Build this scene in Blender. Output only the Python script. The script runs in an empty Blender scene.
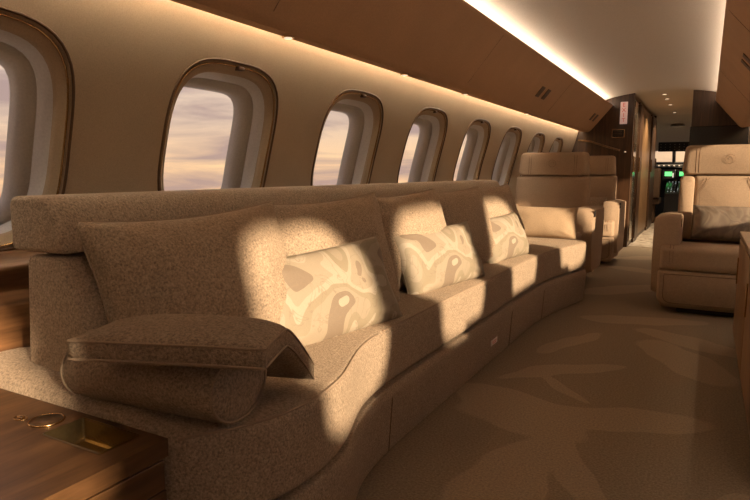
import bpy, bmesh, math, random
from mathutils import Vector, Matrix, noise
C = bpy.context.scene
COL = C.collection
R = math.radians
# ------------------------------------------------------------------ camera, world, sun, exposure
cam_d = bpy.data.cameras.new('camera'); cam = bpy.data.objects.new('camera', cam_d); COL.objects.link(cam)
cam.location = (0, 0, .95); cam.rotation_euler = (R(90 - 7.407), 0, R(28.827))
cam_d.sensor_width = 36; cam_d.lens = 36 * 600 / 750; cam_d.clip_start = .02
C.camera = cam
C.view_settings.view_transform = 'Standard'; C.view_settings.look = 'None'
C.view_settings.gamma = 1; C.view_settings.use_curve_mapping = False
C.view_settings.exposure = 0.12
SUN_DIR = Vector((-1, .42, -.315))
sd = bpy.data.lights.new('sun', 'SUN'); sd.energy = 9.2; sd.color = (1, .76, .50); sd.angle = R(2.6)
so = bpy.data.objects.new('sun', sd); COL.objects.link(so)
so.rotation_euler = SUN_DIR.to_track_quat('-Z', 'Y').to_euler(); so.location = (4, -2, 3)
COVE_E, CEIL_E = 30, 14
W = bpy.data.worlds.new('world'); C.world = W; W.use_nodes = True
nt = W.node_tree; nt.nodes.clear()
def wn(t, **k):
    n = nt.nodes.new(t)
    for a, b in k.items(): setattr(n, a, b)
    return n
tc = wn('ShaderNodeTexCoord'); sep = wn('ShaderNodeSeparateXYZ'); nt.links.new(tc.outputs['Generated'], sep.inputs[0])
ramp = wn('ShaderNodeValToRGB'); mr = wn('ShaderNodeMapRange'); mr.inputs[1].default_value = -.4; mr.inputs[2].default_value = .8
nt.links.new(sep.outputs['Z'], mr.inputs[0]); nt.links.new(mr.outputs[0], ramp.inputs[0])
el = ramp.color_ramp.elements
el[0].position = 0; el[0].color = (.50, .37, .27, 1); el[1].position = 1; el[1].color = (.36, .36, .42, 1)
for p, c in ((.30, (.84, .50, .24, 1)), (.345, (.80, .52, .29, 1)), (.40, (.62, .46, .34, 1)), (.50, (.52, .42, .37, 1))):
    e = el.new(p); e.color = c
mp = wn('ShaderNodeMapping'); mp.inputs['Scale'].default_value = (2.2, 2.2, 17)
nt.links.new(tc.outputs['Generated'], mp.inputs[0])
nz = wn('ShaderNodeTexNoise'); nz.inputs['Scale'].default_value = 1.6; nz.inputs['Detail'].default_value = 6; nz.inputs['Distortion'].default_value = .6
nt.links.new(mp.outputs[0], nz.inputs['Vector'])
r2 = wn('ShaderNodeValToRGB'); r2.color_ramp.elements[0].position = .40; r2.color_ramp.elements[1].position = .60
r2.color_ramp.elements[0].color = (0, 0, 0, 1); r2.color_ramp.elements[1].color = (.85, .85, .85, 1)
nt.links.new(nz.outputs[0], r2.inputs[0])
mx = wn('ShaderNodeMix', data_type='RGBA'); nt.links.new(r2.outputs[0], mx.inputs[0]); nt.links.new(ramp.outputs[0], mx.inputs[6])
mx.inputs[7].default_value = (.32, .225, .215, 1)
bg = wn('ShaderNodeBackground'); bg.inputs[1].default_value = 1.35; wo = wn('ShaderNodeOutputWorld')
nt.links.new(mx.outputs[2], bg.inputs[0]); nt.links.new(bg.outputs[0], wo.inputs[0])

# ------------------------------------------------------------------ materials
class NM:
    def __init__(s, name, rough=.7, metal=0., spec=.4):
        s.m = bpy.data.materials.new(name); s.m.use_nodes = True; s.t = s.m.node_tree
        s.b = s.t.nodes['Principled BSDF']; s.b.inputs['Roughness'].default_value = rough
        s.b.inputs['Metallic'].default_value = metal; s.b.inputs['Specular IOR Level'].default_value = spec
    def n(s, t, **k):
        x = s.t.nodes.new(t)
        for a, b in k.items(): setattr(x, a, b)
        return x
    def l(s, a, b): s.t.links.new(a, b)
    def coord(s, sc=(1, 1, 1), rot=(0, 0, 0), out='Object'):
        c = s.n('ShaderNodeTexCoord'); m = s.n('ShaderNodeMapping'); m.inputs['Scale'].default_value = sc; m.inputs['Rotation'].default_value = rot
        s.l(c.outputs[out], m.inputs[0]); return m.outputs[0]
    def noise(s, v, sc, det=2, dist=0., rough=.5):
        x = s.n('ShaderNodeTexNoise'); x.inputs['Scale'].default_value = sc; x.inputs['Detail'].default_value = det
        x.inputs['Distortion'].default_value = dist; x.inputs['Roughness'].default_value = rough
        s.l(v, x.inputs['Vector']); return x.outputs[0]
    def ramp(s, f, stops, mode='LINEAR'):
        r = s.n('ShaderNodeValToRGB'); r.color_ramp.interpolation = mode; e = r.color_ramp.elements
        e[0].position, e[0].color = stops[0][0], (*stops[0][1], 1); e[1].position, e[1].color = stops[-1][0], (*stops[-1][1], 1)
        for p, c in stops[1:-1]: q = e.new(p); q.color = (*c, 1)
        s.l(f, r.inputs[0]); return r.outputs[0]
    def mix(s, f, a, b, mode='MIX'):
        x = s.n('ShaderNodeMix', data_type='RGBA', blend_type=mode)
        for v, i in ((f, 0), (a, 6), (b, 7)):
            if isinstance(v, (int, float)): x.inputs[i].default_value = v
            elif isinstance(v, tuple): x.inputs[i].default_value = (*v, 1)
            else: s.l(v, x.inputs[i])
        return x.outputs[2]
    def col(s, v):
        if isinstance(v, tuple): s.b.inputs['Base Color'].default_value = (*v, 1)
        else: s.l(v, s.b.inputs['Base Color'])
    def bump(s, h, st=.3, d=.002):
        b = s.n('ShaderNodeBump'); b.inputs['Strength'].default_value = st; b.inputs['Distance'].default_value = d
        s.l(h, b.inputs['Height']); s.l(b.outputs[0], s.b.inputs['Normal'])
def fabric(name, c, var=.3, sc=420, st=.5, sheen=.15, d=.002):
    k = NM(name, .9, spec=.2); v = k.coord(out='Object'); n = k.noise(v, sc, 3, rough=.7); n2 = k.noise(v, 5, 2)
    lo = tuple(x * (1 - var) for x in c); hi = tuple(min(1, x * (1 + var)) for x in c)
    base = k.ramp(n, [(.3, lo), (.7, hi)])
    base = k.mix(.35, base, k.ramp(n2, [(.3, (.8, .8, .8)), (.7, (1, 1, 1))]), 'MULTIPLY')
    k.col(base); k.bump(n, st, d); k.b.inputs['Sheen Weight'].default_value = sheen; k.b.inputs['Sheen Tint'].default_value = (1, .8, .6, 1)
    return k.m
def wood(name, lo, hi, sc=(9, 1.2, 9), rough=.35, fine=60):
    k = NM(name, rough, spec=.5); v = k.coord(sc); n = k.noise(v, 1.6, 6, 1.2); n2 = k.noise(k.coord((fine * sc[0] / 9, fine * sc[1] / 9, fine * sc[2] / 9)), 1, 3, .2)
    b = k.ramp(n, [(.25, lo), (.5, tuple((a + c) / 2 for a, c in zip(lo, hi))), (.72, hi)])
    k.col(k.mix(.5, b, k.ramp(n2, [(.3, (.45, .4, .35)), (.6, (1, 1, 1))]), 'MULTIPLY')); k.bump(n2, .15, .0006); return k.m
def plain(name, c, rough=.6, metal=0., sc=150, st=.05):
    k = NM(name, rough, metal); n = k.noise(k.coord(), sc, 2); k.col(k.ramp(n, [(.3, tuple(x * .92 for x in c)), (.7, tuple(min(1, x * 1.06) for x in c))])); k.bump(n, st, .0005); return k.m
def emit(name, c, s):
    k = NM(name); k.b.inputs['Base Color'].default_value = (*c, 1); k.b.inputs['Emission Color'].default_value = (*c, 1); k.b.inputs['Emission Strength'].default_value = s; return k.m
M = {}
M['sofa'] = fabric('sofa_boucle', (.385, .295, .215), .5, 185, .9, d=.005)
M['cushion'] = fabric('cushion_boucle', (.40, .305, .22), .48, 170, .8, d=.004)
M['plainpillow'] = fabric('cream_weave', (.44, .32, .21), .2, 260, .4)
M['darkpillow'] = fabric('bolster_boucle', (.34, .26, .19), .5, 185, .9, d=.005)
M['seat'] = fabric('seat_leather', (.40, .29, .20), .12, 120, .15, .05, .001)
M['seatdark'] = plain('seat_shadow_gap', (.05, .035, .025), .8)
M['wall'] = fabric('suede_wall', (.37, .275, .185), .13, 260, .2, .08, .001)
M['bin'] = fabric('overhead_leather', (.44, .26, .145), .10, 150, .15, .05, .001)
M['ceil'] = plain('ceiling_panel', (.56, .48, .39), .75)
M['reveal'] = plain('window_reveal_plastic', (.50, .47, .43), .38)
M['bronze'] = plain('polished_bronze', (.55, .36, .17), .22, 1.)
M['darkbronze'] = plain('dark_bronze', (.10, .055, .03), .35, .6)
M['brass'] = plain('brushed_brass', (.24, .17, .08), .42, 1.)
M['wood'] = wood('table_wood', (.055, .026, .011), (.17, .085, .036), (14, 1.6, 14))
M['woodx'] = wood('ledge_wood', (.09, .04, .017), (.30, .15, .065), (14, 1.2, 14))
M['walnut'] = wood('walnut_partition', (.030, .015, .008), (.105, .050, .024), (16, 16, 1.0))
M['tanwood'] = wood('tan_wood', (.20, .11, .05), (.36, .21, .10), (14, 14, 1.2))
M['mirror'] = plain('bronze_mirror', (.42, .33, .24), .12, .9)
M['black'] = plain('black_gloss', (.02, .02, .022), .2)
M['screen'] = plain('screen_glass', (.018, .017, .017), .28)
M['vent'] = plain('vent_brown', (.10, .055, .03), .6)
M['grey'] = plain('cockpit_grey', (.17, .165, .155), .6)
M['white'] = plain('placard_white', (.80, .72, .66), .5)
M['thread'] = plain('stitch_thread', (.20, .125, .075), .8)
M['piping'] = fabric('piping_cord', (.36, .27, .195), .2, 400, .3)
M['cove'] = emit('warm_led', (1, .86, .64), COVE_E)
M['ceilled'] = emit('ceiling_led', (1, .90, .76), CEIL_E)
M['down'] = emit('downlight_lens', (1, .80, .56), .9)
M['green'] = emit('green_display', (.12, .75, .22), 1.0)
M['blue'] = emit('blue_display', (.30, .45, .75), .8)
M['dim'] = emit('panel_backlight', (.55, .60, .60), .35)
k = NM('exit_sign_face', .5); k.col((.70, .50, .42)); k.b.inputs['Emission Color'].default_value = (1, .62, .52, 1); k.b.inputs['Emission Strength'].default_value = .22; M['exit'] = k.m
M['red'] = emit('sign_red', (.55, .07, .04), .35)
# glass
g = bpy.data.materials.new('window_glass'); g.use_nodes = True; t = g.node_tree; t.nodes.clear()
o_ = t.nodes.new('ShaderNodeOutputMaterial'); a_ = t.nodes.new('ShaderNodeBsdfTransparent'); a_.inputs[0].default_value = (.97, .96, .95, 1)
b_ = t.nodes.new('ShaderNodeBsdfGlossy'); b_.inputs['Roughness'].default_value = .02; m_ = t.nodes.new('ShaderNodeMixShader'); m_.inputs[0].default_value = .05
t.links.new(a_.outputs[0], m_.inputs[1]); t.links.new(b_.outputs[0], m_.inputs[2]); t.links.new(m_.outputs[0], o_.inputs[0]); M['glass'] = g
# patterned lumbar fabric
k = NM('marbled_silk', .6, spec=.35); v = k.coord((1, .4, 1)); n = k.noise(v, 4.6, 1.4, .3, .5)
cA, cB, cC, cD = (.36, .30, .225), (.25, .195, .145), (.42, .36, .28), (.31, .26, .185)
base = k.ramp(n, [(0, cB), (.40, cA), (.455, cC), (.50, cD), (.545, cA), (.60, cB), (.66, cC)], 'CONSTANT')
fn = k.noise(k.coord(), 420, 2); vv = k.noise(v, 9, 3, 1.2, .5); base = k.mix(k.ramp(vv, [(.485, (0, 0, 0)), (.497, (.75, .75, .75)), (.51, (0, 0, 0))]), base, (.27, .21, .15)); k.col(k.mix(.4, base, k.ramp(fn, [(.3, (.7, .7, .7)), (.7, (1, 1, 1))]), 'MULTIPLY')); k.bump(fn, .25, .001); M['marbled'] = k.m
k = NM('marbled_grey_shaded', .65, spec=.3); v = k.coord((1, .4, 1)); n = k.noise(v, 7, 2, .9, .5); k.col(k.ramp(n, [(.35, (.16, .12, .09)), (.47, (.24, .19, .145)), (.55, (.17, .13, .10)), (.62, (.26, .21, .16))])); M['marbledshade'] = k.m  # grey marbled fabric, its colour darkened to stand for an unlit pillow
# carpet with leaf shapes: list of (x, y, half length, half width, angle deg)
LEAF = [(-.36, 2.36, .42, .085, 20), (-.62, 2.30, .30, .10, -35), (-.33, 1.92, .30, .035, -62), (-.50, 1.70, .32, .09, 85),
        (-.55, 2.88, .30, .045, 40), (-.52, 2.66, .16, .022, -40), (-.05, 3.35, .34, .09, -58), (-.02, 3.72, .34, .07, -35),
        (.05, 1.75, .22, .05, 60), (-.62, 3.40, .28, .05, 70), (-.30, 4.15, .34, .07, 15), (-.55, 5.2, .4, .09, 50), (-.5, 6.3, .4, .08, -20), (-.45, 7.3, .4, .09, 30),
        (-.5, 1.1, .34, .08, -30), (-.2, .5, .4, .09, 60), (-.4, -.4, .4, .09, 0)]
k = NM('leaf_carpet', .95, spec=.1); c_ = k.n('ShaderNodeTexCoord'); ds = k.n('ShaderNodeTexNoise'); ds.inputs['Scale'].default_value = 3.0; ds.inputs['Detail'].default_value = 1
k.l(c_.outputs['Object'], ds.inputs['Vector'])
sub = k.n('ShaderNodeVectorMath', operation='MULTIPLY_ADD'); k.l(ds.outputs['Color'], sub.inputs[0]); sub.inputs[1].default_value = (.16, .16, 0); sub.inputs[2].default_value = (-.08, -.08, 0)
ad = k.n('ShaderNodeVectorMath', operation='ADD'); k.l(c_.outputs['Object'], ad.inputs[0]); k.l(sub.outputs[0], ad.inputs[1])
cur = None
for (x, y, L, w, an) in LEAF:
    mpn = k.n('ShaderNodeMapping', vector_type='TEXTURE'); mpn.inputs['Location'].default_value = (x, y, 0); mpn.inputs['Rotation'].default_value = (0, 0, R(an)); mpn.inputs['Scale'].default_value = (L * 1.2, w * 1.6, 1000)
    k.l(ad.outputs[0], mpn.inputs[0]); ln = k.n('ShaderNodeVectorMath', operation='LENGTH'); k.l(mpn.outputs[0], ln.inputs[0])
    if cur is None: cur = ln.outputs['Value']
    else:
        mi = k.n('ShaderNodeMath', operation='SMOOTH_MIN'); mi.inputs[2].default_value = .3; k.l(cur, mi.inputs[0]); k.l(ln.outputs['Value'], mi.inputs[1]); cur = mi.outputs[0]
mask = k.ramp(cur, [(.92, (1, 1, 1)), (1.0, (0, 0, 0))])
fn = k.noise(k.coord(), 130, 3, rough=.75); f2 = k.noise(k.coord(), 2.5, 2)
dk = k.ramp(fn, [(.3, (.17, .13, .09)), (.7, (.345, .265, .185))]); lt = k.ramp(fn, [(.3, (.24, .18, .125)), (.7, (.42, .32, .225))])
k.col(k.mix(mask, dk, lt)); k.bump(fn, .7, .006); M['carpet'] = k.m
k = NM('marble_floor', .25); v = k.coord(); n = k.noise(v, 5, 5, 2.5); k.col(k.ramp(n, [(.35, (.30, .23, .17)), (.5, (.50, .42, .33)), (.65, (.62, .54, .44))])); M['marble'] = k.m

# ------------------------------------------------------------------ mesh helpers
def link(name, bm, mat, parent=None, smooth=True, loc=None, mats=None):
    me = bpy.data.meshes.new(name); bmesh.ops.recalc_face_normals(bm, faces=bm.faces[:]) if not mats or mats != 'keep' else None
    bm.to_mesh(me); bm.free(); me.materials.append(M[mat])
    if smooth:
        for p in me.polygons: p.use_smooth = True
    o = bpy.data.objects.new(name, me); COL.objects.link(o)
    if parent: o.parent = parent
    if loc: o.location = loc
    return o
def sharp(o, ang=35):
    me = o.data; bm = bmesh.new(); bm.from_mesh(me)
    for e in bm.edges:
        if len(e.link_faces) == 2 and e.calc_face_angle(0) > R(ang): e.smooth = False
    bm.to_mesh(me); bm.free(); return o
def empty(name, loc=(0, 0, 0), rz=0): 
    o = bpy.data.objects.new(name, None); COL.objects.link(o); o.location = loc; o.rotation_euler = (0, 0, rz); o.empty_display_size = .1; return o
def tag(o, label=None, cat=None, group=None, kind=None):
    if label: o['label'] = label
    if cat: o['category'] = cat
    if group: o['group'] = group
    if kind: o['kind'] = kind
    return o
def box(bm, x0, x1, y0, y1, z0, z1, bev=0, seg=2):
    r = bmesh.ops.create_cube(bm, size=1); vs = r['verts']
    for v in vs: v.co = Vector(((x0 + x1) / 2 + v.co.x * (x1 - x0), (y0 + y1) / 2 + v.co.y * (y1 - y0), (z0 + z1) / 2 + v.co.z * (z1 - z0)))
    if bev:
        es = {e for v in vs for e in v.link_edges}
        bmesh.ops.bevel(bm, geom=list(es), offset=bev, segments=seg, affect='EDGES', profile=.5)
    return bm
def boxo(name, mat, d, parent=None, bev=.003, seg=2):
    return sharp(link(name, box(bmesh.new(), *d, bev=bev, seg=seg), mat, parent))
def tube(bm, pts, r, closed=False, n=6):
    rings = []; N = len(pts); pts = [Vector(p) for p in pts]
    for i, p in enumerate(pts):
        a = pts[(i - 1) % N] if (closed or i > 0) else p; b = pts[(i + 1) % N] if (closed or i < N - 1) else p
        d = (b - a).normalized(); u = d.cross(Vector((0, 0, 1)));
        if u.length < .1: u = d.cross(Vector((1, 0, 0)))
        u.normalize(); w = d.cross(u)
        rings.append([bm.verts.new(p + (u * math.cos(2 * math.pi * j / n) + w * math.sin(2 * math.pi * j / n)) * r) for j in range(n)])
    for i in range(N if closed else N - 1):
        A, B = rings[i], rings[(i + 1) % N]
        for j in range(n):
            try: bm.faces.new((A[j], A[(j + 1) % n], B[(j + 1) % n], B[j]))
            except ValueError: pass
    if not closed:
        bm.faces.new(rings[0]); bm.faces.new(rings[-1][::-1])
    return bm
def loft(bm, loops, cap=True, close=True):
    rs = [[bm.verts.new(p) for p in L] for L in loops]; n = len(rs[0])
    for A, B in zip(rs, rs[1:]):
        for j in range(n if close else n - 1): bm.faces.new((A[j], A[(j + 1) % n], B[(j + 1) % n], B[j]))
    if cap: bm.faces.new(rs[0]); bm.faces.new(rs[-1][::-1])
    return bm
def rpoly(pts, rad, seg=4):
    """round the corners of a closed 2D polygon; rad is a number or a list"""
    out = []; n = len(pts)
    for i in range(n):
        p = Vector(pts[i]); a = Vector(pts[i - 1]); b = Vector(pts[(i + 1) % n]); r = rad[i] if isinstance(rad, (list, tuple)) else rad
        if r <= 0:
            out += [tuple(p)] * 1; continue
        da = (a - p); db = (b - p); r_ = min(r, da.length * .49, db.length * .49); s = p + da.normalized() * r_; e = p + db.normalized() * r_
        for k_ in range(seg + 1):
            t_ = k_ / seg; q = (1 - t_) ** 2 * s + 2 * t_ * (1 - t_) * p + t_ * t_ * e; out.append(tuple(q))
    return out
def interp(tab, x):
    if x <= tab[0][0]: return tab[0][1]
    for (a, u), (b, v) in zip(tab, tab[1:]):
        if x <= b: t_ = (x - a) / (b - a); return u + (v - u) * t_
    return tab[-1][1]
def catmull(tab, x):
    n = len(tab)
    if x <= tab[0][0]: return tab[0][1]
    if x >= tab[-1][0]: return tab[-1][1]
    for i in range(n - 1):
        a, u = tab[i]; b, v = tab[i + 1]
        if x <= b:
            t_ = (x - a) / (b - a); h = b - a
            m0 = (v - tab[i - 1][1]) / (b - tab[i - 1][0]) * h if i > 0 else (v - u)
            m1 = (tab[i + 2][1] - u) / (tab[i + 2][0] - a) * h if i < n - 2 else (v - u)
            return (2 * t_**3 - 3 * t_**2 + 1) * u + (t_**3 - 2 * t_**2 + t_) * m0 + (-2 * t_**3 + 3 * t_**2) * v + (t_**3 - t_**2) * m1

# ------------------------------------------------------------------ cabin shell
XC = -.535
PROF = [(0, .93), (.25, 1.06), (.45, 1.125), (.7, 1.145), (.9, 1.125), (1.1, 1.075), (1.28, 1.02), (1.40, .985), (1.50, .955), (1.62, .88), (1.75, .78), (1.87, .66)]
def hw(z): return catmull(PROF, z)
PITCH = .918; Y0 = .83; WZ = 1.04
def outline(a, b, n=56, zc=WZ, p=3.4, angs=None):
    out = []
    for an in angs:
        c, s = math.cos(an), math.sin(an); r = (abs(c / a) ** p + abs(s / b) ** p) ** (-1 / p); out.append((r * c, zc + r * s))
    return out
def build_side(side, name, ks, ya, yb, A, B, ga, gb, depth, zc, first_id, Y0=Y0, PITCH=PITCH):
    """side -1 left, +1 right. Wall with one hole per window plus window objects."""
    sx = lambda z, d=0: XC + side * (hw(z) + d)
    bm = bmesh.new(); zlo, zhi = .62, 1.44
    def quadstrip(y0, y1, z0, z1, n):
        for i in range(n):
            za = z0 + (z1 - z0) * i / n; zb = z0 + (z1 - z0) * (i + 1) / n
            m = max(1, int((y1 - y0) / .25))
            for j in range(m):
                a_, b_ = y0 + (y1 - y0) * j / m, y0 + (y1 - y0) * (j + 1) / m
                bm.faces.new([bm.verts.new((sx(z), y, z)) for y, z in ((a_, za), (b_, za), (b_, zb), (a_, zb))])
    quadstrip(ya, yb, 0, zlo, 6); quadstrip(ya, yb, zhi, 1.87, 8)
    H = PITCH / 2
    ys = [Y0 + k_ * PITCH for k_ in ks]
    if ys[0] - H > ya: quadstrip(ya, ys[0] - H, zlo, zhi, 10)
    if ys[-1] + H < yb: quadstrip(ys[-1] + H, yb, zlo, zhi, 10)
    for a_, b_ in zip(ys, ys[1:]):
        if b_ - a_ > PITCH + .01: quadstrip(a_ + H, b_ - H, zlo, zhi, 10)
    corner = [math.atan2(s * ((zhi if s > 0 else zlo) - zc) * s, c * H) for c, s in ((1, 1), (-1, 1), (-1, -1), (1, -1))]
    corner = [math.atan2(zhi - zc, H), math.atan2(zhi - zc, -H), math.atan2(zlo - zc, -H), math.atan2(zlo - zc, H)]
    angs = sorted({round(-math.pi + 2 * math.pi * (i + .5) / 72, 5) for i in range(72)} | {round(c, 5) for c in corner})
    inner = outline(A, B, zc=zc, angs=angs)
    rect = []
    for an in angs:
        c, s = math.cos(an), math.sin(an); ts = []
        if abs(c) > 1e-6: ts.append(H / abs(c))
        if s > 1e-6: ts.append((zhi - zc) / s)
        if s < -1e-6: ts.append((zlo - zc) / s)
        r = min(ts); rect.append((r * c, zc + r * s))
    for i_, yc in enumerate(ys):
        loops = []
        for f in (0, .12, .35, .65, 1):
            loops.append([(sx(z0 + (z1 - z0) * f), yc + y0_ + (y1_ - y0_) * f, z0 + (z1 - z0) * f) for (y0_, z0), (y1_, z1) in zip(inner, rect)])
        loft(bm, loops, cap=False)
    bmesh.ops.remove_doubles(bm, verts=bm.verts, dist=.0008)
    w = link(name, bm, 'wall'); tag(w, kind='structure')
    angs = [-math.pi + 2 * math.pi * (i + .5) / 72 for i in range(72)]
    for i_, yc in enumerate(ys):
        win = empty('window_%d' % (first_id + i_), (sx(zc, 0), yc, zc)); tag(win, kind='structure')
        off = Vector(win.location)
        def L(a, b, d, z_c=zc): return [Vector((sx(z, d), yc + y, z)) - off for y, z in outline(a, b, zc=z_c, angs=angs, p=3.4 + 1.8 * max(0, min(1, (A - .04 - a) / (A - .04 - ga))))]
        # bezel of wall suede
        bm = bmesh.new(); loft(bm, [L(A, B, 0), L(A - .006, B - .006, .010), L(A - .034, B - .034, .014), L(A - .040, B - .040, .022), L(A - .040, B - .040, .040)], cap=False)
        link('window_frame', bm, 'wall', win)
        bm = bmesh.new(); tube(bm, L(A, B, -.001), .0045, True, 6); link('dark_inlay', bm, 'darkbronze', win)
        bm = bmesh.new(); tube(bm, L(A - .012, B - .012, .006), .0032, True, 6); link('bronze_inlay', bm, 'bronze', win)
        bm = bmesh.new(); a1, b1 = A - .040, B - .040
        loft(bm, [L(a1, b1, .030), L(a1 - .006, b1 - .006, .040), L(a1 * .62 + ga * .38, b1 * .62 + gb * .38, .040 + (depth - .04) * .49), L(a1 * .615 + ga * .385, b1 * .615 + gb * .385, .044 + (depth - .04) * .50),
                  L(a1 * .60 + ga * .40, b1 * .60 + gb * .40, .040 + (depth - .04) * .51), L(ga + .008, gb + .008, depth), L(ga, gb, depth + .006), L(ga, gb, depth + .045)], cap=False)
        link('reveal', bm, 'reveal', win)
        bm = bmesh.new(); lo = L(ga + .001, gb + .001, depth + .02); bm.faces.new([bm.verts.new(p) for p in lo]); 
        link('pane', bm, 'glass', win, smooth=False)
        zt = zc + B - .018
        bm = bmesh.new(); box(bm, -.012, .012, -.016, .016, -.007, .007, .003); bmesh.ops.translate(bm, vec=Vector((sx(zt, .006), yc + .02, zt)) - off, verts=bm.verts); link('latch', bm, 'darkbronze', win)
YA, YB = -2.2, 8.25
build_side(-1, 'wall_left', range(0, 8), -2.2, YB, .290, .307, .200, .222, .112, WZ, 1)
build_side(1, 'wall_right', [-2.09, -1.086, 0, 1, 2, 3, 4, 5, 6, 7], -2.2, YB, .320, .335, .272, .300, .055, 1.02, 9, .80, .99)
# floor
bm = bmesh.new(); box(bm, XC - .98, XC + .98, YA, 8.3, -.04, 0); tag(link('floor', bm, 'carpet', smooth=False), kind='structure')
bm = bmesh.new(); box(bm, XC - .98, XC + .98, 8.3, 14.4, -.04, .003); tag(link('floor_gallery', bm, 'marble', smooth=False), kind='structure')
# ceiling arc
bm = bmesh.new(); pts = []
N = 24
for i in range(N + 1):
    u = -1 + 2 * i / N; pts.append((XC + u * .74, 1.825 + .105 * (1 - abs(u) ** 2.4)))
loft(bm, [[(x, y, z) for x, z in pts] for y in (YA, 0, 2, 4, 6, YB + .2)], cap=False, close=False)
tag(link('ceiling', bm, 'ceil'), kind='structure')
# overhead bins : wall_side valances
def overhead(side, nm):
    sec = [(.918, 1.462), (.845, 1.455), (.815, 1.470), (.565, 1.768), (.560, 1.782), (.66, 1.786), (.78, 1.66), (.895, 1.50)]
    sec = rpoly(sec, [.004, .0, .02, .006, .004, .01, .02, .02], 5)
    bm = bmesh.new(); loft(bm, [[(XC + side * x, y, z) for x, z in sec] for y in (YA, 0, 4, 8.17)])
    b = sharp(link('overhead_bin', bm, 'bin'), 30)
    return b
bL = overhead(-1, 'l'); tag(bL, 'long brown leather overhead panel above the row of windows over the sofa', 'overhead panel')
bR = overhead(1, 'r'); tag(bR, 'brown leather overhead panel at upper right above the armchair', 'overhead panel')
def on_face(side, u, y, off=.003):   # point on bin's sloped face; u 0 bottom .. 1 top
    a = Vector((.800, 1.487)); b = Vector((.572, 1.760)); p = a + (b - a) * u
    n_ = Vector((-(b - a).y, (b - a).x)).normalized() ; n_ = Vector((-.768, -.64))
    p = p + n_ * off; return Vector((XC + side * p.x, y, p.y))
def slots(parent, side, y0):
    for dy in (0, .20):
        bm = bmesh.new(); loops = []
        for o in (.0005, .004):
            loops.append([on_face(side, u, y, o) for u, y in ((.28, y0 + dy), (.28, y0 + dy + .10), (.55, y0 + dy + .10), (.55, y0 + dy))])
        loft(bm, loops); link('air_vent', bm, 'vent', parent, smooth=False)
slots(bL, -1, 5.0); slots(bL, -1, 7.55); slots(bR, 1, 4.2)
for side, b in ((-1, bL), (1, bR)):     # seams
    for y in (-.2, 1.7, 3.6, 5.7):
        bm = bmesh.new(); tube(bm, [on_face(side, 0.02, y, .0002), on_face(side, .98, y, .0002)], .0010, n=4); link('panel_seam', bm, 'vent', b)
# light strips
def strip(name, mat, pts, lab):
    bm = bmesh.new(); ys = [-2.1 + i * (8.15 + 2.1) / 12 for i in range(13)]
    loft(bm, [[(x, y, z) for x, z in pts] for y in ys]); tag(link(name, bm, mat, smooth=False), lab, 'light strip')
for side, w_ in ((-1, 'sofa side windows'), (1, 'armchair side windows, unseen and added for ambient light')):
    strip('light_strip', 'cove', [(XC + side * x, z) for x, z in ((.936, 1.520), (.916, 1.520), (.916, 1.508), (.936, 1.508))], 'warm glowing strip tucked along the wall above the ' + w_)  # the armchair side strip is out of view, added for ambient light
strip('light_strip', 'ceilled', [(XC - x, z) for x, z in ((.600, 1.789), (.625, 1.789), (.625, 1.797), (.600, 1.797))], 'bright ceiling edge light strip on top of the left overhead panel')
strip('light_strip', 'ceilled', [(XC + x, z) for x, z in ((.600, 1.789), (.625, 1.789), (.625, 1.797), (.600, 1.797))], 'bright ceiling edge light strip on top of the right overhead panel')
# reading lights on underside
def disc(bm, c, r, h, n=20, ax='z'):
    rr = bmesh.ops.create_cone(bm, cap_ends=True, segments=n, radius1=r, radius2=r, depth=h); bmesh.ops.translate(bm, vec=Vector(c), verts=rr['verts']); return bm
rl = ['nearest the camera', 'second from the camera', 'third from the camera', 'farthest from the camera', '']
for i, y in enumerate((1.90, 2.90, 3.80, 5.33)):
    e_ = empty('reading_light', (XC - .885, y, 1.457)); tag(e_, 'small round reading light under the left overhead panel, ' + rl[i], 'light', 'reading lights above the sofa windows')
    bm = bmesh.new(); disc(bm, (0, 0, -.001), .024, .008); link('bezel', bm, 'bronze', e_)
    bm = bmesh.new(); disc(bm, (0, 0, -.006), .016, .004); link('lens', bm, 'down', e_)
# back wall behind the camera
bm = bmesh.new(); box(bm, XC - 1.2, XC + 1.2, YA - .05, YA, -.02, 2.05); tag(link('wall_back', bm, 'walnut', smooth=False), kind='structure')
# ------------------------------------------------------------------ forward partitions
def partition(name, x0, x1, y0=8.2, y1=8.27):
    bm = bmesh.new(); box(bm, x0, x1, y0, y1, 0, 1.98, .004); tag(link(name, bm, 'walnut', smooth=False), kind='structure')
partition('wall_front_left', XC - 1.15, -.85); partition('wall_front_right', -.21, XC + 1.15)
# dado of wood rising to side of partition (curved trim)
bm = bmesh.new(); pts = [(-1.50, 1.36), (-1.35, 1.34), (-1.15, 1.27), (-.99, 1.22)]
tube(bm, [(x, 8.195, z) for x, z in pts], .012, n=8); tag(link('trim_2', bm, 'tanwood'), kind='structure')
# exit sign
ex = empty('exit_sign', (-.965, 8.19, 1.68)); tag(ex, 'small upright pale exit sign with red letters on the dark wood partition', 'sign')
bm = bmesh.new(); box(bm, -.042, .042, -.012, .012, -.135, .135, .003); link('sign_face', bm, 'exit', ex)
for i, ch in enumerate('EXIT'):
    cu = bpy.data.curves.new('letter', 'FONT'); cu.body = ch; cu.size = .068; cu.align_x = 'CENTER'; cu.align_y = 'CENTER'; cu.extrude = .001; cu.materials.append(M['red'])
    dg_ = bpy.data.objects.new('tmp', cu); COL.objects.link(dg_); bpy.context.view_layer.update(); me_ = bpy.data.meshes.new_from_object(dg_); bpy.data.objects.remove(dg_); lo = bpy.data.objects.new('letter', me_); COL.objects.link(lo); lo.parent = ex; lo.location = (0, -.0135, .095 - .062 * i); lo.rotation_euler = (R(90), 0, 0)
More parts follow.
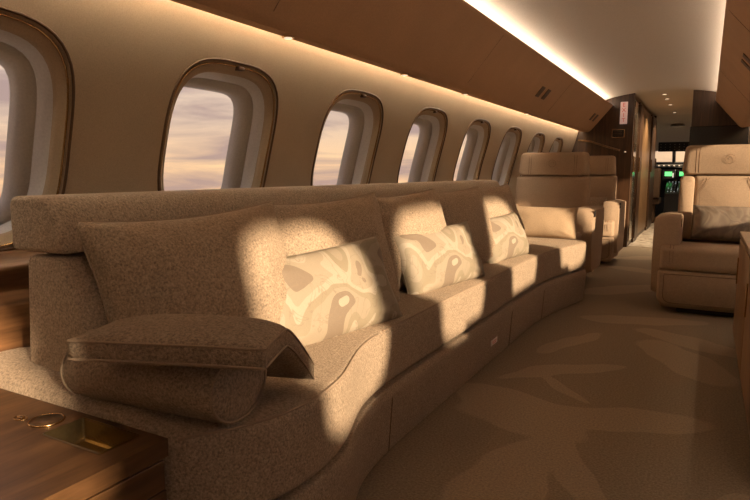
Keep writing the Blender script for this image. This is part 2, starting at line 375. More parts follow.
# vent / switch panel
sp = empty('control_panel', (-1.02, 8.195, 1.43)); tag(sp, 'small dark rectangular control panel below the exit sign', 'control panel')
bm = bmesh.new(); box(bm, -.075, .075, -.005, .005, -.05, .05, .002); link('panel_frame', bm, 'bronze', sp)
bm = bmesh.new(); box(bm, -.068, .068, -.010, .004, -.043, .043, .001); link('panel_face', bm, 'screen', sp)
for z in (-.02, .0, .02):
    bm = bmesh.new(); box(bm, -.05, .05, -.0125, -.009, z - .004, z + .004); link('louvre', bm, 'vent', sp)
bm = bmesh.new(); disc(bm, (-.925, 8.192, 1.20), .010, .01); tag(link('indicator_lamp', bm, 'down'), 'tiny lit lamp on the dark partition above the far armchair', 'lamp')
# screen on right partition
sc = empty('wall_screen', (.08, 8.19, 1.27)); tag(sc, 'wide black flat screen on the dark wood partition above the right armchair', 'screen')
bm = bmesh.new(); box(bm, -.30, .30, -.02, .005, -.215, .215, .006); link('screen_frame', bm, 'black', sc)
bm = bmesh.new(); box(bm, -.290, .290, -.024, -.018, -.205, .205, .001); link('display_glass', bm, 'screen', sc)

# corridor
def cab(name, mat, y0, y1, lab, x0=-1.5, x1=-.84, z1=1.86):
    e_ = empty(name, (x1, (y0 + y1) / 2, 0)); tag(e_, lab, 'cabinet')
    bm = bmesh.new(); box(bm, x0 - x1, -.012, (y0 - y1) / 2, (y1 - y0) / 2, .003, z1, .004); link('body', bm, 'walnut', e_, smooth=False)
    bm = bmesh.new(); box(bm, -.016, 0, (y0 - y1) / 2 + .02, (y1 - y0) / 2 - .02, .06, z1 - .03, .003); link('door', bm, mat, e_, smooth=False)
    bm = bmesh.new(); box(bm, 0, .014, (y0 - y1) / 2 + .05, (y0 - y1) / 2 + .065, .95, 1.15, .004); link('handle', bm, 'bronze', e_, smooth=False)
cab('corridor_cabinet', 'mirror', 8.28, 8.74, 'mirrored cabinet just inside the doorway on the left')
cab('corridor_cabinet', 'walnut', 8.75, 9.20, 'dark walnut cabinet post behind the mirrored one', x1=-.82)
cab('corridor_cabinet', 'tanwood', 9.21, 10.7, 'light tan wood closet along the corridor left side')
cab('corridor_cabinet', 'walnut', 10.71, 11.6, 'dark closet at corridor end beside the cockpit opening', x1=-.82)
cab('corridor_cabinet', 'walnut', 8.28, 11.6, 'dark closet along the corridor right side behind the screen partition', x0=.3, x1=.29)
bm = bmesh.new(); box(bm, -.2, .45, 8.28, 11.6, 0, 1.95); tag(link('wall_corridor_right', bm, 'walnut', smooth=False), kind='structure')
for o in [o for o in COL.objects if o.get('label') == 'dark closet along the corridor right side behind the screen partition']:
    for c in list(o.children): bpy.data.objects.remove(c)
    bpy.data.objects.remove(o)
bm = bmesh.new(); pts = []
for i in range(13):
    u = -1 + i / 6; pts.append((XC + u * .75, 1.822 + .105 * (1 - abs(u) ** 2.4)))
loft(bm, [[(x, y, z) for x, z in pts] for y in (8.4, 10, 11.7)], cap=False, close=False); tag(link('ceiling_corridor', bm, 'ceil'), kind='structure')
nm4 = ['nearest the doorway', 'second from the doorway', 'third from the doorway', 'farthest along']
for i, y in enumerate((8.55, 9.1, 9.9, 11.2)):
    e_ = empty('downlight', (-.54, y, 1.926)); tag(e_, 'tiny round corridor ceiling downlight, ' + nm4[i], 'light', 'corridor downlights')
    bm = bmesh.new(); disc(bm, (0, 0, -.002), .035, .006); link('bezel', bm, 'bronze', e_)
    bm = bmesh.new(); disc(bm, (0, 0, -.006), .024, .004); link('lens', bm, 'down', e_)
    pl_ = bpy.data.lights.new('downlight_glow', 'SPOT'); pl_.energy = 90; pl_.color = (1, .78, .52); pl_.spot_size = R(130); pl_.spot_blend = .8; pl_.shadow_soft_size = .03
    po = bpy.data.objects.new('downlight_glow', pl_); COL.objects.link(po); po.parent = e_; po.location = (0, 0, -.015)
for (x0, x1, n_) in ((XC - 1.0, -.84, 'wall_cockpit_left'), (-.25, XC + 1.0, 'wall_cockpit_right')):
    bm = bmesh.new(); box(bm, x0, x1, 11.62, 11.7, 0, 2.0); tag(link(n_, bm, 'walnut', smooth=False), kind='structure')
# cockpit shell: sides, vaulted ceiling; windshield is open glass between z 1.18 and 1.36
def shell(name, d, mat='grey'):
    bm = bmesh.new(); box(bm, *d); return tag(link(name, bm, mat, smooth=False), kind='structure')
shell('wall_nose_left', (XC - .86, XC - .80, 11.7, 14.2, 0, 1.12)); shell('wall_nose_right', (XC + .80, XC + .86, 11.7, 14.2, 0, 1.12))
shell('wall_nose_left', (XC - .86, XC - .80, 11.7, 12.5, 1.12, 2.0)); shell('wall_nose_right', (XC + .80, XC + .86, 11.7, 12.5, 1.12, 2.0))
shell('wall_nose', (XC - .86, XC + .86, 14.1, 14.2, 0, 1.16))
bm = bmesh.new(); loft(bm, [[(XC + u * .85, y, zc_ - .25 * u * u) for u in [(-1 + j / 5) for j in range(11)]] for y, zc_ in ((11.6, 1.96), (11.72, 1.93), (12.3, 1.82), (12.9, 1.68), (13.5, 1.50), (13.8, 1.44))], cap=False, close=False)
tag(link('ceiling_cockpit', bm, 'ceil'), kind='structure')
wd = empty('window_19', (XC, 13.95, 1.3)); tag(wd, kind='structure')
bm = bmesh.new(); loft(bm, [[(u * .85, .15, -.15) for u in (-1, -.5, 0, .5, 1)], [(u * .85, -.15, .14) for u in (-1, -.5, 0, .5, 1)]], cap=False, close=False); link('pane', bm, 'glass', wd, smooth=False)
for x in (-.10, .62, -.72):
    bm = bmesh.new(); tube(bm, [(x, .15, -.16), (x, -.16, .2)], .035, n=8); link('windshield_post', bm, 'grey', wd)
ov = empty('overhead_switch_panel', (XC, 13.0, 1.44)); tag(ov, 'dark overhead switch panel on the cockpit ceiling', 'control panel')
bm = bmesh.new(); box(bm, -.34, .34, -.03, .03, -.10, .08, .01); link('panel_body', bm, 'black', ov)
for i in range(8):
    for j in range(3):
        bm = bmesh.new(); box(bm, -.30 + i * .08, -.285 + i * .08, -.04, -.03, -.07 + j * .05, -.06 + j * .05); link('switch', bm, 'grey', ov, smooth=False)
dl = empty('dome_light', (XC, 12.35, 1.78)); tag(dl, 'oval dome light on the cockpit ceiling', 'light')
bm = bmesh.new(); bmesh.ops.create_uvsphere(bm, u_segments=20, v_segments=10, radius=1, matrix=Matrix.Diagonal((.11, .07, .028, 1))); link('dome', bm, 'white', dl)
bm = bmesh.new(); tube(bm, [(.11 * math.cos(a * math.pi / 10), .07 * math.sin(a * math.pi / 10), 0) for a in range(20)], .008, True); link('rim', bm, 'grey', dl)
gs = tag(boxo('glareshield', 'black', (XC - .79, XC + .79, 13.25, 13.85, 1.085, 1.13), bev=.012), 'dark glareshield ledge under the cockpit windshield', 'glareshield')
bm = bmesh.new(); box(bm, XC - .5, XC + .5, 13.22, 13.26, 1.05, 1.10, .006); mcp = link('autopilot_panel', bm, 'grey'); tag(mcp, 'grey strip of autopilot knobs along the glareshield front', 'control panel')
for i in range(10):
    bm = bmesh.new(); disc(bm, (XC - .42 + i * .09, 13.21, 1.075), .014, .02); link('knob', bm, 'white', mcp)
ip = empty('instrument_panel', (XC, 13.32, .9)); tag(ip, 'cockpit instrument panel with green and blue glowing displays', 'instrument panel')
bm = bmesh.new(); box(bm, -.78, .78, -.02, .04, -.45, .14, .01); link('panel_body', bm, 'black', ip)
for x, mt in ((-.42, 'blue'), (-.14, 'green'), (.12, 'green'), (.40, 'blue')):
    bm = bmesh.new(); box(bm, x - .115, x + .115, -.034, -.018, -.09, .09, .004); fr = link('display', bm, 'black', ip)
    bm = bmesh.new(); box(bm, x - .075, x + .055, -.037, -.033, -.03, .055); link('display_readout', bm, mt, fr, smooth=False)
    bm = bmesh.new(); box(bm, x + .062, x + .085, -.037, -.033, -.06, .03); link('display_readout', bm, 'dim', fr, smooth=False)
pd = empty('centre_pedestal', (XC, 12.95, 0)); tag(pd, 'dark centre pedestal of small lit switches between the pilot seats', 'pedestal')
bm = bmesh.new(); loft(bm, [[(-.16, -.35, .003), (.16, -.35, .003), (.16, .30, .003), (-.16, .30, .003)], [(-.16, -.35, .55), (.16, -.35, .55), (.16, .30, .78), (-.16, .30, .78)]]); link('pedestal_body', bm, 'black', pd, smooth=False)
random.seed(4)
for i in range(5):
    for j in range(7):
        y = -.28 + j * .08; z = .555 + (y + .35) / .65 * .23
        bm = bmesh.new(); box(bm, -.12 + i * .055, -.105 + i * .055, y, y + .02, z, z + .014); link('switch', bm, random.choice(['dim', 'grey', 'grey']), pd, smooth=False)
for sx_, nm_ in ((-.43, 'left'), (.43, 'right')):
    ps = empty('pilot_seat', (XC + sx_, 12.35, 0)); tag(ps, 'dark %s pilot seat seen through the corridor' % nm_, 'seat')
    for nmq, d in (('seat', (-.22, .22, -.2, .25, .36, .48)), ('backrest', (-.22, .22, -.27, -.17, .48, 1.02)), ('headrest', (-.13, .13, -.27, -.18, 1.04, 1.20)), ('pedestal', (-.14, .14, -.1, .15, .003, .36))):
        boxo(nmq, 'vent', d, ps, bev=.03, seg=3)

# ------------------------------------------------------------------ wood side ledge (left of the sofa)
lw = []
bm = bmesh.new()
sec = rpoly([(-1.70, .30), (-1.575, .30), (-1.575, .60), (-1.60, .645), (-1.585, .70), (-1.63, .735), (-1.70, .735)], [0, 0, .004, .01, .01, .01, 0], 3)
loft(bm, [[(x - 0.0, y, z) for x, z in [(max(a, XC - hw(b) + .003), b) for a, b in sec]] for y in (-2.1, 0, .84, 4.9)])
tag(sharp(link('trim_3', bm, 'woodx')), kind='structure')
bm = bmesh.new(); box(bm, -1.60, -1.572, -2.1, .84, .598, .612); tag(link('trim_4', bm, 'black', smooth=False), kind='structure')

# ------------------------------------------------------------------ side table, bottom left
tb = empty('side_table', (-1.2, .3, 0)); tag(tb, 'dark wood side table in the near left corner with recessed brass tray', 'table')
TX0, TX1, TY0, TY1, TZ = -1.55, -.862, -.35, .755, .452
# top with rectangular tray hole: tray plan rotated slightly; corners (x,y)
TR = [(-1.083, .648), (-.915, .648), (-.915, .735), (-1.083, .735)]
def topslab():
    bm = bmesh.new(); xs = [TX0, TR[0][0], TR[1][0], TX1]; ys = [TY0, TR[0][1], TR[2][1], TY1]
    for i in range(3):
        for j in range(3):
            if i == 1 and j == 1: continue
            for z, fl in ((TZ, 0), (TZ - .035, 1)):
                q = [(xs[i], ys[j], z), (xs[i + 1], ys[j], z), (xs[i + 1], ys[j + 1], z), (xs[i], ys[j + 1], z)]
                bm.faces.new([bm.verts.new(p) for p in q])
    for (a, b) in (((TX0, TY0), (TX1, TY0)), ((TX1, TY0), (TX1, TY1)), ((TX1, TY1), (TX0, TY1)), ((TX0, TY1), (TX0, TY0))):
        bm.faces.new([bm.verts.new(p) for p in ((*a, TZ - .035), (*b, TZ - .035), (*b, TZ), (*a, TZ))])
    bmesh.ops.remove_doubles(bm, verts=bm.verts, dist=.0002)
    bmesh.ops.translate(bm, vec=(1.2, -.3, 0), verts=bm.verts); return bm
link('tabletop', topslab(), 'wood', tb, smooth=False)
bm = bmesh.new(); box(bm, TX0 + 1.2 + .002, TX1 + 1.2 - .004, TY0 - .3 + .002, TY1 - .3 - .004, .003, .35, .002); link('body', bm, 'wood', tb, smooth=False)
for y0_, y1_ in ((TY0 - .3 + .02, -.14), (-.13, TY1 - .3 - .01)):
    bm = bmesh.new(); box(bm, TX1 + 1.2 - .006, TX1 + 1.2 , y0_, y1_, .355, .413, .002); link('drawer', bm, 'wood', tb, smooth=False)
bm = bmesh.new(); box(bm, TX0 + 1.2 + .002, TX1 + 1.2 - .008, TY0 - .3 + .002, TR[0][1] - .3 - .006, .35, .416); link('upper_frame', bm, 'wood', tb, smooth=False)
# tray
tr = empty('recessed_tray', (-1.0, .69, .41)); tr.parent = tb; tr.location = (.2, .39, .41)
bm = bmesh.new(); a0, a1, b0, b1 = -.083, .084, -.042, .045
def rr(e, z): return [(x, y, z) for x, y in rpoly([(a0 - e, b0 - e), (a1 + e, b0 - e), (a1 + e, b1 + e), (a0 - e, b1 + e)], .005, 3)]
loft(bm, [rr(.003, .0435), rr(.0, .0445), rr(0, .0), rr(-.004, -.004)], cap=False); v = [x for x in bm.verts if x.co.z < -.003]; bm.faces.new(v[-len(rr(0, 0)):])
tr.name = 'tray_mount'; bpy.data.objects.remove(tr)
o = link('recessed_tray', bm, 'brass', tb, smooth=False); o.location = (.2, .392, .410)
# cup holder flush ring
bm = bmesh.new(); disc(bm, (-1.137 + 1.2, .693 - .3, TZ + .001), .031, .004, 32); link('cup_holder', bm, 'darkbronze', tb)
bm = bmesh.new(); tube(bm, [(.063 + .032 * math.cos(a * math.pi / 16), .393 + .032 * math.sin(a * math.pi / 16), TZ + .002) for a in range(32)], .0022, True); link('cup_holder_ring', bm, 'bronze', tb)
bm = bmesh.new(); tube(bm, [(.005 + .016 * math.cos(a * math.pi / 8), .375 + .010 * math.sin(a * math.pi / 8), TZ + .001) for a in range(16)], .0012, True); box(bm, -.004, .012, .372, .380, TZ, TZ + .004, .001); link('switch', bm, 'bronze', tb)

# ------------------------------------------------------------------ sofa
FRONT = [(.76, -.865), (.80, -.853), (.90, -.790), (1.0, -.757), (1.12, -.752), (1.25, -.775), (1.38, -.822), (1.50, -.862), (1.65, -.885), (1.85, -.893), (3.0, -.893), (3.6, -.893), (3.85, -.880), (4.10, -.845), (4.35, -.800), (4.60, -.755), (4.68, -.775), (4.78, -.87), (4.88, -1.02), (4.96, -1.25)]
def fx(y): return catmull(FRONT, y)
sofa = empty('sofa', (-1.2, 2.7, 0)); tag(sofa, 'long beige fabric sofa with curved front running under the windows', 'sofa')
OFF = Vector((-1.2, 2.7, 0))
def P(x, y, z): return Vector((x, y, z)) - OFF
def slab(name, y0, y1, sec, n, e0=.012, e1=.012, mat='sofa', wav=0):
    ys = []
    for k_ in range(6): ys.append((y0 + e0 * (1 - math.cos(k_ * math.pi / 10)), e0 * (1 - math.sin(k_ * math.pi / 10))))
    for k_ in range(1, n): ys.append((y0 + e0 + (y1 - y0 - e0 - e1) * k_ / n, 0))
    for k_ in range(5, -1, -1): ys.append((y1 - e1 * (1 - math.cos(k_ * math.pi / 10)), e1 * (1 - math.sin(k_ * math.pi / 10))))
    bm = bmesh.new(); loops = []
    for y, ins in ys: loops.append([P(x, y, z) for x, z in sec(y, ins)])
    loft(bm, loops); return sharp(link(name, bm, mat, sofa), 50)
def seat_sec(y, ins):
    f = fx(y); r = .028; pf = max(0, min(1, (1.12 - y) / .25)); pf = pf * pf * (3 - 2 * pf) * .045
    xm = min(-1.0, f - .15)
    return rpoly([(-1.62, .245 + ins), (f - .012 - ins, .245 + ins), (f - ins, .26 + ins), (f - ins, .438 - ins), (xm, .446 + pf * .3 - ins), (-1.62, .446 + pf - ins)], [.0, .01, .01, r, .05, 0], 6)
sec_y = [(.765, 1.66, .06, .004), (1.664, 3.83, .004, .004), (3.834, 4.96, .004, .03)]
for a, b, e0, e1 in sec_y: slab('seat_cushion', a, b, seat_sec, int((b - a) / .04), e0, e1)
def base_sec(y, ins):
    f = fx(y) + .006; return rpoly([(-1.52, .004), (f - .012 - ins, .004), (f + .002 - ins, .205), (f - .006 - ins, .236), (f - .04, .236), (-1.52, .236)], [0, .006, .012, .006, 0, 0], 4)
slab('base', .77, 4.95, base_sec, 96, .004, .03)
# seams on base and cushion edges
for y in (1.72, 3.15, 3.835):
    bm = bmesh.new(); tube(bm, [P(fx(y) - .008 + .014 * t_ + .0045, y, .01 + .19 * t_) for t_ in (0, .25, .5, .75, 1)], .0016, n=5); link('base_seam', bm, 'thread', sofa)
for a, b, _, _ in sec_y:
    bm = bmesh.new(); n = int((b - a - .04) / .04); tube(bm, [P(fx(y) - .0090, y, .4345) for y in [a + .02 + (b - a - .04) * i / n for i in range(n + 1)]], .0034, n=6); link('piping', bm, 'piping', sofa)
# back
def back_sec(y, ins):
    return rpoly([(-1.445, .44 + ins), (-1.15, .44 + ins), (-1.19, .50), (-1.295, .752 - ins), (-1.42, .752 - ins)], [0, 0, .02, .02, .01], 4)
slab('back_support', .85, 4.25, back_sec, 40, .012, .012)
def roll_sec(y, ins):
    return rpoly([(-1.475 + ins, .762 + ins), (-1.275 - ins, .762 + ins), (-1.290 - ins, .83), (-1.325, .893 - ins), (-1.475 + ins, .893 - ins)], [.012, .014, .03, .05, .025], 6)
slab('back_roll', .842, 4.25, roll_sec, 40, .014, .03)
bm = bmesh.new(); tube(bm, [P(x, .848, z) for x, z in roll_sec(0, .012)], .0022, True, 5); link('piping', bm, 'piping', sofa)
# placard on base
bm = bmesh.new(); box(bm, -.001, .002, -.05, .05, -.014, .014, .0008); o = link('placard', bm, 'white', sofa); o.location = P(fx(2.85) + .0055, 2.85, .108)
bm = bmesh.new()
for z0, w_ in ((.003, .034), (-.006, .028)): box(bm, .0022, .0028, -w_, w_, z0, z0 + .002)
o2 = link('placard_lettering', bm, 'red', o, smooth=False)

# ------------------------------------------------------------------ pillows
def pillow_bm(w, h, t, seed=0, back=1., tuck=.05, gus=0., n=26, wr=.006, pinch=.0, sq=3.0):
    """lies in local XZ plane, thickness along Y"""
    bm = bmesh.new(); grid = {}
    rng = Vector((seed * 7.13, seed * 3.7, seed * 1.9))
    def pt(i, j, s):
        u = -1 + 2 * i / n; v_ = -1 + 2 * j / n
        uu = math.copysign(abs(u) ** .8, u) ; vv = math.copysign(abs(v_) ** .8, v_)
        x = uu * w / 2 * (1 - tuck * (1 - vv * vv)); z = vv * h / 2 * (1 - tuck * (1 - uu * uu))
        e = max(abs(uu), abs(vv))
        prof = (max(0, 1 - abs(uu) ** sq) * max(0, 1 - abs(vv) ** sq)) ** .5
        y = s * (gus / 2 + (t - gus) / 2 * prof) * (back if s > 0 else 1)
        q = Vector((x * 5, z * 5, s * 2)) + rng
        d = noise.noise(q) * wr * 1.6 + noise.noise(q * 2.6) * wr * .7
        # creases radiating from corners
        cr = 0
        for cu in (-1, 1):
            for cv in (-1, 1):
                dx, dz = uu - cu, vv - cv; r = math.hypot(dx, dz); a = math.atan2(dz, dx)
                cr += math.sin(a * 9 + seed * 2 + cu) * math.exp(-((r - .35) / .22) ** 2) * wr * .7
        return Vector((x, y + s * (d + cr) * min(1, prof * 1.6), z))
    for s in (-1, 1):
        for i in range(n + 1):
            for j in range(n + 1):
                edge = i in (0, n) or j in (0, n)
                if edge and s == 1 and gus == 0: grid[s, i, j] = grid[-1, i, j]
                else: grid[s, i, j] = bm.verts.new(pt(i, j, s))
        for i in range(n):
            for j in range(n): bm.faces.new((grid[s, i, j], grid[s, i + 1, j], grid[s, i + 1, j + 1], grid[s, i, j + 1]))
    ring = [(i, 0) for i in range(n)] + [(n, j) for j in range(n)] + [(i, n) for i in range(n, 0, -1)] + [(0, j) for j in range(n, 0, -1)]
    if gus:
        for a, b in zip(ring, ring[1:] + ring[:1]): bm.faces.new((grid[-1, a[0], a[1]], grid[-1, b[0], b[1]], grid[1, b[0], b[1]], grid[1, a[0], a[1]]))
    rings = [[grid[s, a, b].co.copy() for a, b in ring] for s in ((-1, 1) if gus else (-1,))]
    return bm, rings
def pillow(name, mat, w, h, t, loc, rot, label, cat, group=None, deform=None, pipe=.0028, **k):
    bm, rings = pillow_bm(w, h, t, **k)
    if deform:
        for v_ in bm.verts: v_.co = deform(v_.co)
        rings = [[deform(p) for p in r] for r in rings]
    o = link(name, bm, mat); o.location = loc; o.rotation_euler = rot; tag(o, label, cat, group)
    for r in rings:
        b2 = bmesh.new(); tube(b2, r, pipe, True, 5); link('piping', b2, 'piping' if 'marbled' not in mat else mat, o)
    return o
cn = ['nearest and widest plain back cushion, at left above the flat pillow', 'plain back cushion behind the nearest marbled pillow', 'plain back cushion behind the middle marbled pillow',
      'plain back cushion just behind the farthest marbled pillow on its near side', 'farthest plain back cushion at the end of the sofa back']
ycs = [1.20, 1.815, 2.44, 3.06, 3.68]
for i, y in enumerate(ycs):
    pillow('back_cushion', 'cushion', .645, .475, .25, (-1.185, y, [.62, .632, .635, .635, .635][i]), (R(-17), R([-2, -2, -1.5, -1, -2][i]), R(90 + [-8, -14, -12, -14, -13][i])), cn[i], 'cushion', 'plain back cushions along the sofa', seed=i + 1, tuck=.10, wr=.012, sq=2.4, back=.3)
pl = ['nearest marbled beige lumbar pillow leaning on the sofa back', 'middle marbled beige lumbar pillow on the sofa', 'farthest marbled beige lumbar pillow on the sofa']
for i, (y, w_, h_, rz, ry) in enumerate(((1.575, .64, .31, 78, -3), (2.52, .63, .29, 79, -2), (3.46, .55, .28, 81, -2))):
    pillow('lumbar_pillow', 'marbled', w_, h_, .13, (-1.045, y, .562), (R(-22), R(ry), R(rz)), pl[i], 'pillow', 'marbled lumbar pillows on the sofa', seed=11 + i, tuck=.065, wr=.008, pipe=.0016)
pillow('lumbar_pillow', 'plainpillow', .52, .25, .16, (-1.10, 4.68, .565), (R(-18), 0, R(4)), 'plain cream pillow on the far seat against the armchair back', 'pillow', seed=21, tuck=.05, pipe=.002)
# bolster
bo = empty('bolster', (-1.0, .875, .522)); tag(bo, 'beige cylindrical bolster lying on the near end of the sofa', 'bolster'); bo.rotation_euler = (0, 0, R(6))
bm = bmesh.new(); loops = []
prof_ = [(-.205, .050), (-.202, .068), (-.190, .080)] + [(-.19 + .37 * i / 8, .084) for i in range(1, 8)] + [(.18, .084), (.193, .080), (.200, .070), (.202, .055), (.202, .02)]
for x, r in prof_:
    loops.append([(x, r * 1.16 * math.cos(a), r * .90 * math.sin(a)) for a in [2 * math.pi * j / 36 for j in range(36)]])
loft(bm, loops); link('bolster_body', bm, 'darkpillow', bo)
for x in (-.196, .196):
    bm = bmesh.new(); tube(bm, [(x,   .080 * 1.16 * math.cos(a), .080 * .90 * math.sin(a)) for a in [2 * math.pi * j / 36 for j in range(36)]], .003, True, 5); link('piping', bm, 'piping', bo)
# flat box pillow: lies on the bolster, right tip drooping onto the seat
def droop(p):
    q = p.copy()   # local: x width, y thickness, z "height" in plane
    s = max(0, q.z - .0); q.y = q.y - .0; q.y += 1.1 * max(0, q.z + .03) ** 1.3
    return q
fp = pillow('flat_pillow', 'darkpillow', .385, .35, .082, (-.915, .912, .617), (R(-90), 0, 0), 'flat box edged beige pillow lying on top of the bolster', 'pillow', seed=31, tuck=.03, gus=.035, wr=.003, sq=2.6, deform=droop)
fp.rotation_mode = 'QUATERNION'
ax_x = Vector((.35, .13, .0)).normalized(); ax_z = Vector((-.12, .33, .0)); ax_z = (ax_z - ax_x * ax_z.dot(ax_x)).normalized(); ax_y = ax_z.cross(ax_x)
fp.rotation_quaternion = Matrix((ax_x, ax_y, ax_z)).transposed().to_quaternion()

# ------------------------------------------------------------------ armchairs (face -Y)
def make_chair(loc, label, hs=.97, bol=False, aw=0.):
    t = empty('armchair', loc); tag(t, label, 'armchair')
    # base box with inset legrest panel
    boxo('base', 'seat', (-.375, .375, .02, .62, .035, .30), t, bev=.03, seg=4)
    boxo('plinth', 'seatdark', (-.27, .27, .07, .55, .002, .04), t, bev=.01)
    bm = bmesh.new(); sec = rpoly([(-.392, .06), (.392, .06), (.392, .292), (-.392, .292)], [.06, .06, .02, .02], 6)
    loft(bm, [[(x * s, y, .176 + (z - .176) * s) for x, z in sec] for s, y in ((.97, .04), (1, .03), (1, .012), (.985, .002), (.94, -.004))]); sharp(link('legrest', bm, 'seat', t), 50)
    for s in (.90, .955):
        sec2 = [(x * s, .176 + (z - .176) * (s - .03)) for x, z in sec if z < .285]
        i0 = max(range(len(sec2)), key=lambda i: sec2[i][0] * 0 + (sec2[i][1] if sec2[i][0] > 0 else -1))
        bm = bmesh.new(); tube(bm, [(x, -.0045 if s < .92 else .0005, z) for x, z in sec2], .0030, True, 5); link('stitching', bm, 'thread', t)
    bm = bmesh.new()   # seat cushion with waterfall front
    sec = rpoly([(0.0, .30), (.56, .30), (.56, .44), (.03, .462), (-.012, .44), (-.012, .33)], [.02, .02, .04, .05, .05, .03], 6)
    loft(bm, [[(x, .28 + (y - .28) * f, .38 + (z - .38) * f) for y, z in sec] for x, f in ((-.385, .86), (-.378, .95), (-.36, 1), (-.1, 1.02), (.1, 1.02), (.36, 1), (.378, .95), (.385, .86))]); sharp(link('seat_cushion', bm, 'seat', t), 55)
    for x in (-.325, -.305, .305, .325):
        bm = bmesh.new(); tube(bm, [(x, y, z) for y, z in ((-.0125, .35), (-.0145, .42), (.002, .452), (.05, .468), (.2, .462), (.35, .455))], .0018, n=4); link('stitching', bm, 'thread', t)
    # back, reclined
    def slabz(name, x0, x1, z0, z1, yf, th, tilt, parent=t, bulge=.02, mat='seat', r=.04, topn=0):
        bm = bmesh.new(); sec = rpoly([(x0, z0), (x1, z0), (x1 - topn, z1), (x0 + topn, z1)], r, 6)
        cx, cz = (x0 + x1) / 2, (z0 + z1) / 2
        def S(f, y): return [(cx + (x - cx) * f, yf + y + tilt * (cz + (z - cz) * f - z0) + bulge * ((x - cx) / (x1 - x0) * 2) ** 2 * .5, cz + (z - cz) * f) for x, z in sec]
        loft(bm, [S(.86, -.008), S(.94, -.002), S(.985, .012), S(1, .03), S(1, th - .02), S(.97, th)]); return sharp(link(name, bm, mat, parent), 60)
    yb = .57
    slabz('back_shell', -.32 - aw * .4, .32 + aw * .4, .30, 1.10 * hs, yb + .05, .10, .10, r=.06, topn=.04)
    slabz('backrest', -.22 if bol else -.31 - aw * .5, .22 if bol else .31 + aw * .5, .45, .938 * hs, yb - .02, .10, .12, r=.02)
    for s in (-1, 1) if bol else ():
        slabz('side_bolster', min(s * .215, s * .315), max(s * .215, s * .315), .45, .934 * hs, yb - .035, .12, .12, r=.035, bulge=.01)
    hr = slabz('headrest', -.295 - aw * .5, .295 + aw * .5, .945 * hs, 1.165 * hs, yb + .035, .12, .12, r=.04, topn=.015)
    for x in (-.215, -.195, .195, .215):
        bm = bmesh.new(); tube(bm, [(x, yb + .028 + .12 * (z - .945 * hs) + .008, z) for z in (.96 * hs, 1.03 * hs, 1.08 * hs, 1.14 * hs)], .0024, n=4); link('stitching', bm, 'thread', hr)
    for s in (-1, 1):
        for dx in ((.0, .022) if bol else ()):
            bm = bmesh.new(); tube(bm, [(s * (x - dx), yb - .026 + .12 * (z - .45), z) for x, z in ((.20, .55), (.20, .80), (.17, .85), (.14, .915))], .002, n=4); link('stitching', bm, 'thread', t)
    bm = bmesh.new(); tube(bm, [(.0 + .032 * math.cos(a * math.pi / 10), yb + .029 + .12 * .09, 1.06 * hs + .032 * math.sin(a * math.pi / 10)) for a in range(20)], .0012, True, 4)
    tube(bm, [(-.016, yb + .038, 1.06 * hs), (0, yb + .038, 1.06 * hs + .018), (.016, yb + .038, 1.06 * hs)], .0012, n=4); link('embossed_emblem', bm, 'thread', hr)
    # arms: side slab with rounded front
    for s in (-1, 1):
        bm = bmesh.new(); sec = rpoly([(.09, .10), (.62, .10), (.72, .45), (.72, .65), (.10, .65), (.035, .50), (.05, .28)], [.08, .05, .05, .03, .05, .08, .08], 6)
        xi, xo = s * (.25 + aw), s * (.415 + aw)
        loft(bm, [[(x, .36 + (y - .36) * f, .38 + (z - .38) * f) for y, z in sec] for x, f in ((xi, .93), (xi + s * .010, .985), (xi + s * .02, 1), (xi + s * .09, 1), (xi + s * .112, .985), (xo, .93))]); sharp(link('armrest', bm, 'seat', t), 60)
        arm = t.children[-1] if False else [c for c in COL.objects if c.parent == t and c.name.startswith('armrest')][-1]
        for sd in (-1, 1):
            xs = (xi - s * .0005) if sd == -1 else (xo - s * .0005)
            d = (min(xs - s * 0, xs - s * .004), max(xs, xs - s * .004) + .0) if sd == -1 else (min(xs - s * .002, xs + s * .003), max(xs - s * .002, xs + s * .003))
            if sd == -1: d = (min(xs + s * .003, xs - s * .003), max(xs + s * .003, xs - s * .003))
            boxo('seat_control', 'black', (d[0], d[1], .12, .22, .585, .628), arm, bev=.001)
            boxo('control_bezel', 'bronze', (d[0] + .001, d[1] - .001, .113, .227, .578, .635), arm, bev=.001)
    return t
chA = make_chair((-1.26, 5.06, 0), 'tan leather armchair at the far end of the sofa facing back', aw=.045)
chB = make_chair((-1.185, 6.45, 0), 'farther tan leather armchair behind the sofa end one, by the wood partition')
chC = make_chair((.135, 4.44, 0), 'large tan leather armchair across the aisle on the right', hs=.985, bol=True, aw=.022)
pillow('lumbar_pillow', 'marbledshade', .50, .25, .13, (.17, 4.885, .595), (R(-20), R(0), R(0)), 'greyish marbled pillow on the right hand armchair, darkened in colour for shade', 'pillow', seed=41, tuck=.05, pipe=.0016, wr=.006)
pillow('lumbar_pillow', 'darkpillow', .46, .22, .12, (-1.17, 6.90, .575), (R(-20), 0, 0), 'brown pillow on the farther armchair beside its lit armrest', 'pillow', seed=43, tuck=.05, pipe=.0016, wr=.006)

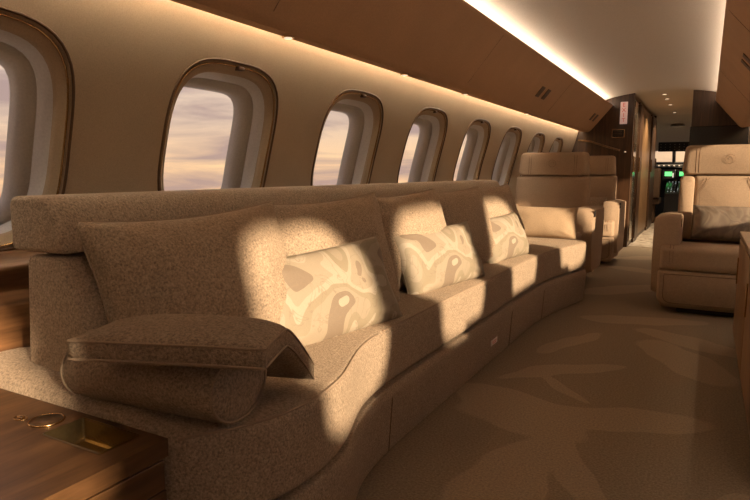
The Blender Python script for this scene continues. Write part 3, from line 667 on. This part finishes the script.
# ------------------------------------------------------------------ credenza on the right
cr = empty('credenza', (.38, 2.9, 0)); tag(cr, 'low wooden credenza at the right edge with tan door panels', 'credenza')
def cb(name, mat, d, bev=.003, par=cr): 
    d = (d[0] - .38, d[1] - .38, d[2] - 2.9, d[3] - 2.9, d[4], d[5]); return boxo(name, mat, d, par, bev=bev)
cb('carcass', 'walnut', (.185, .575, 2.02, 3.82, .08, .60)); cb('plinth', 'black', (.195, .56, 2.04, 3.80, .003, .08))
cb('top', 'tanwood', (.172, .583, 2.0, 3.84, .602, .627), .006)
for y0_, y1_ in ((2.04, 2.89), (2.91, 3.74)): 
    dd = cb('door', 'tanwood', (.172, .184, y0_, y1_, .09, .595)); cb('handle', 'bronze', (.166, .172, y1_ - .06, y1_ - .045, .36, .50), .001, dd)
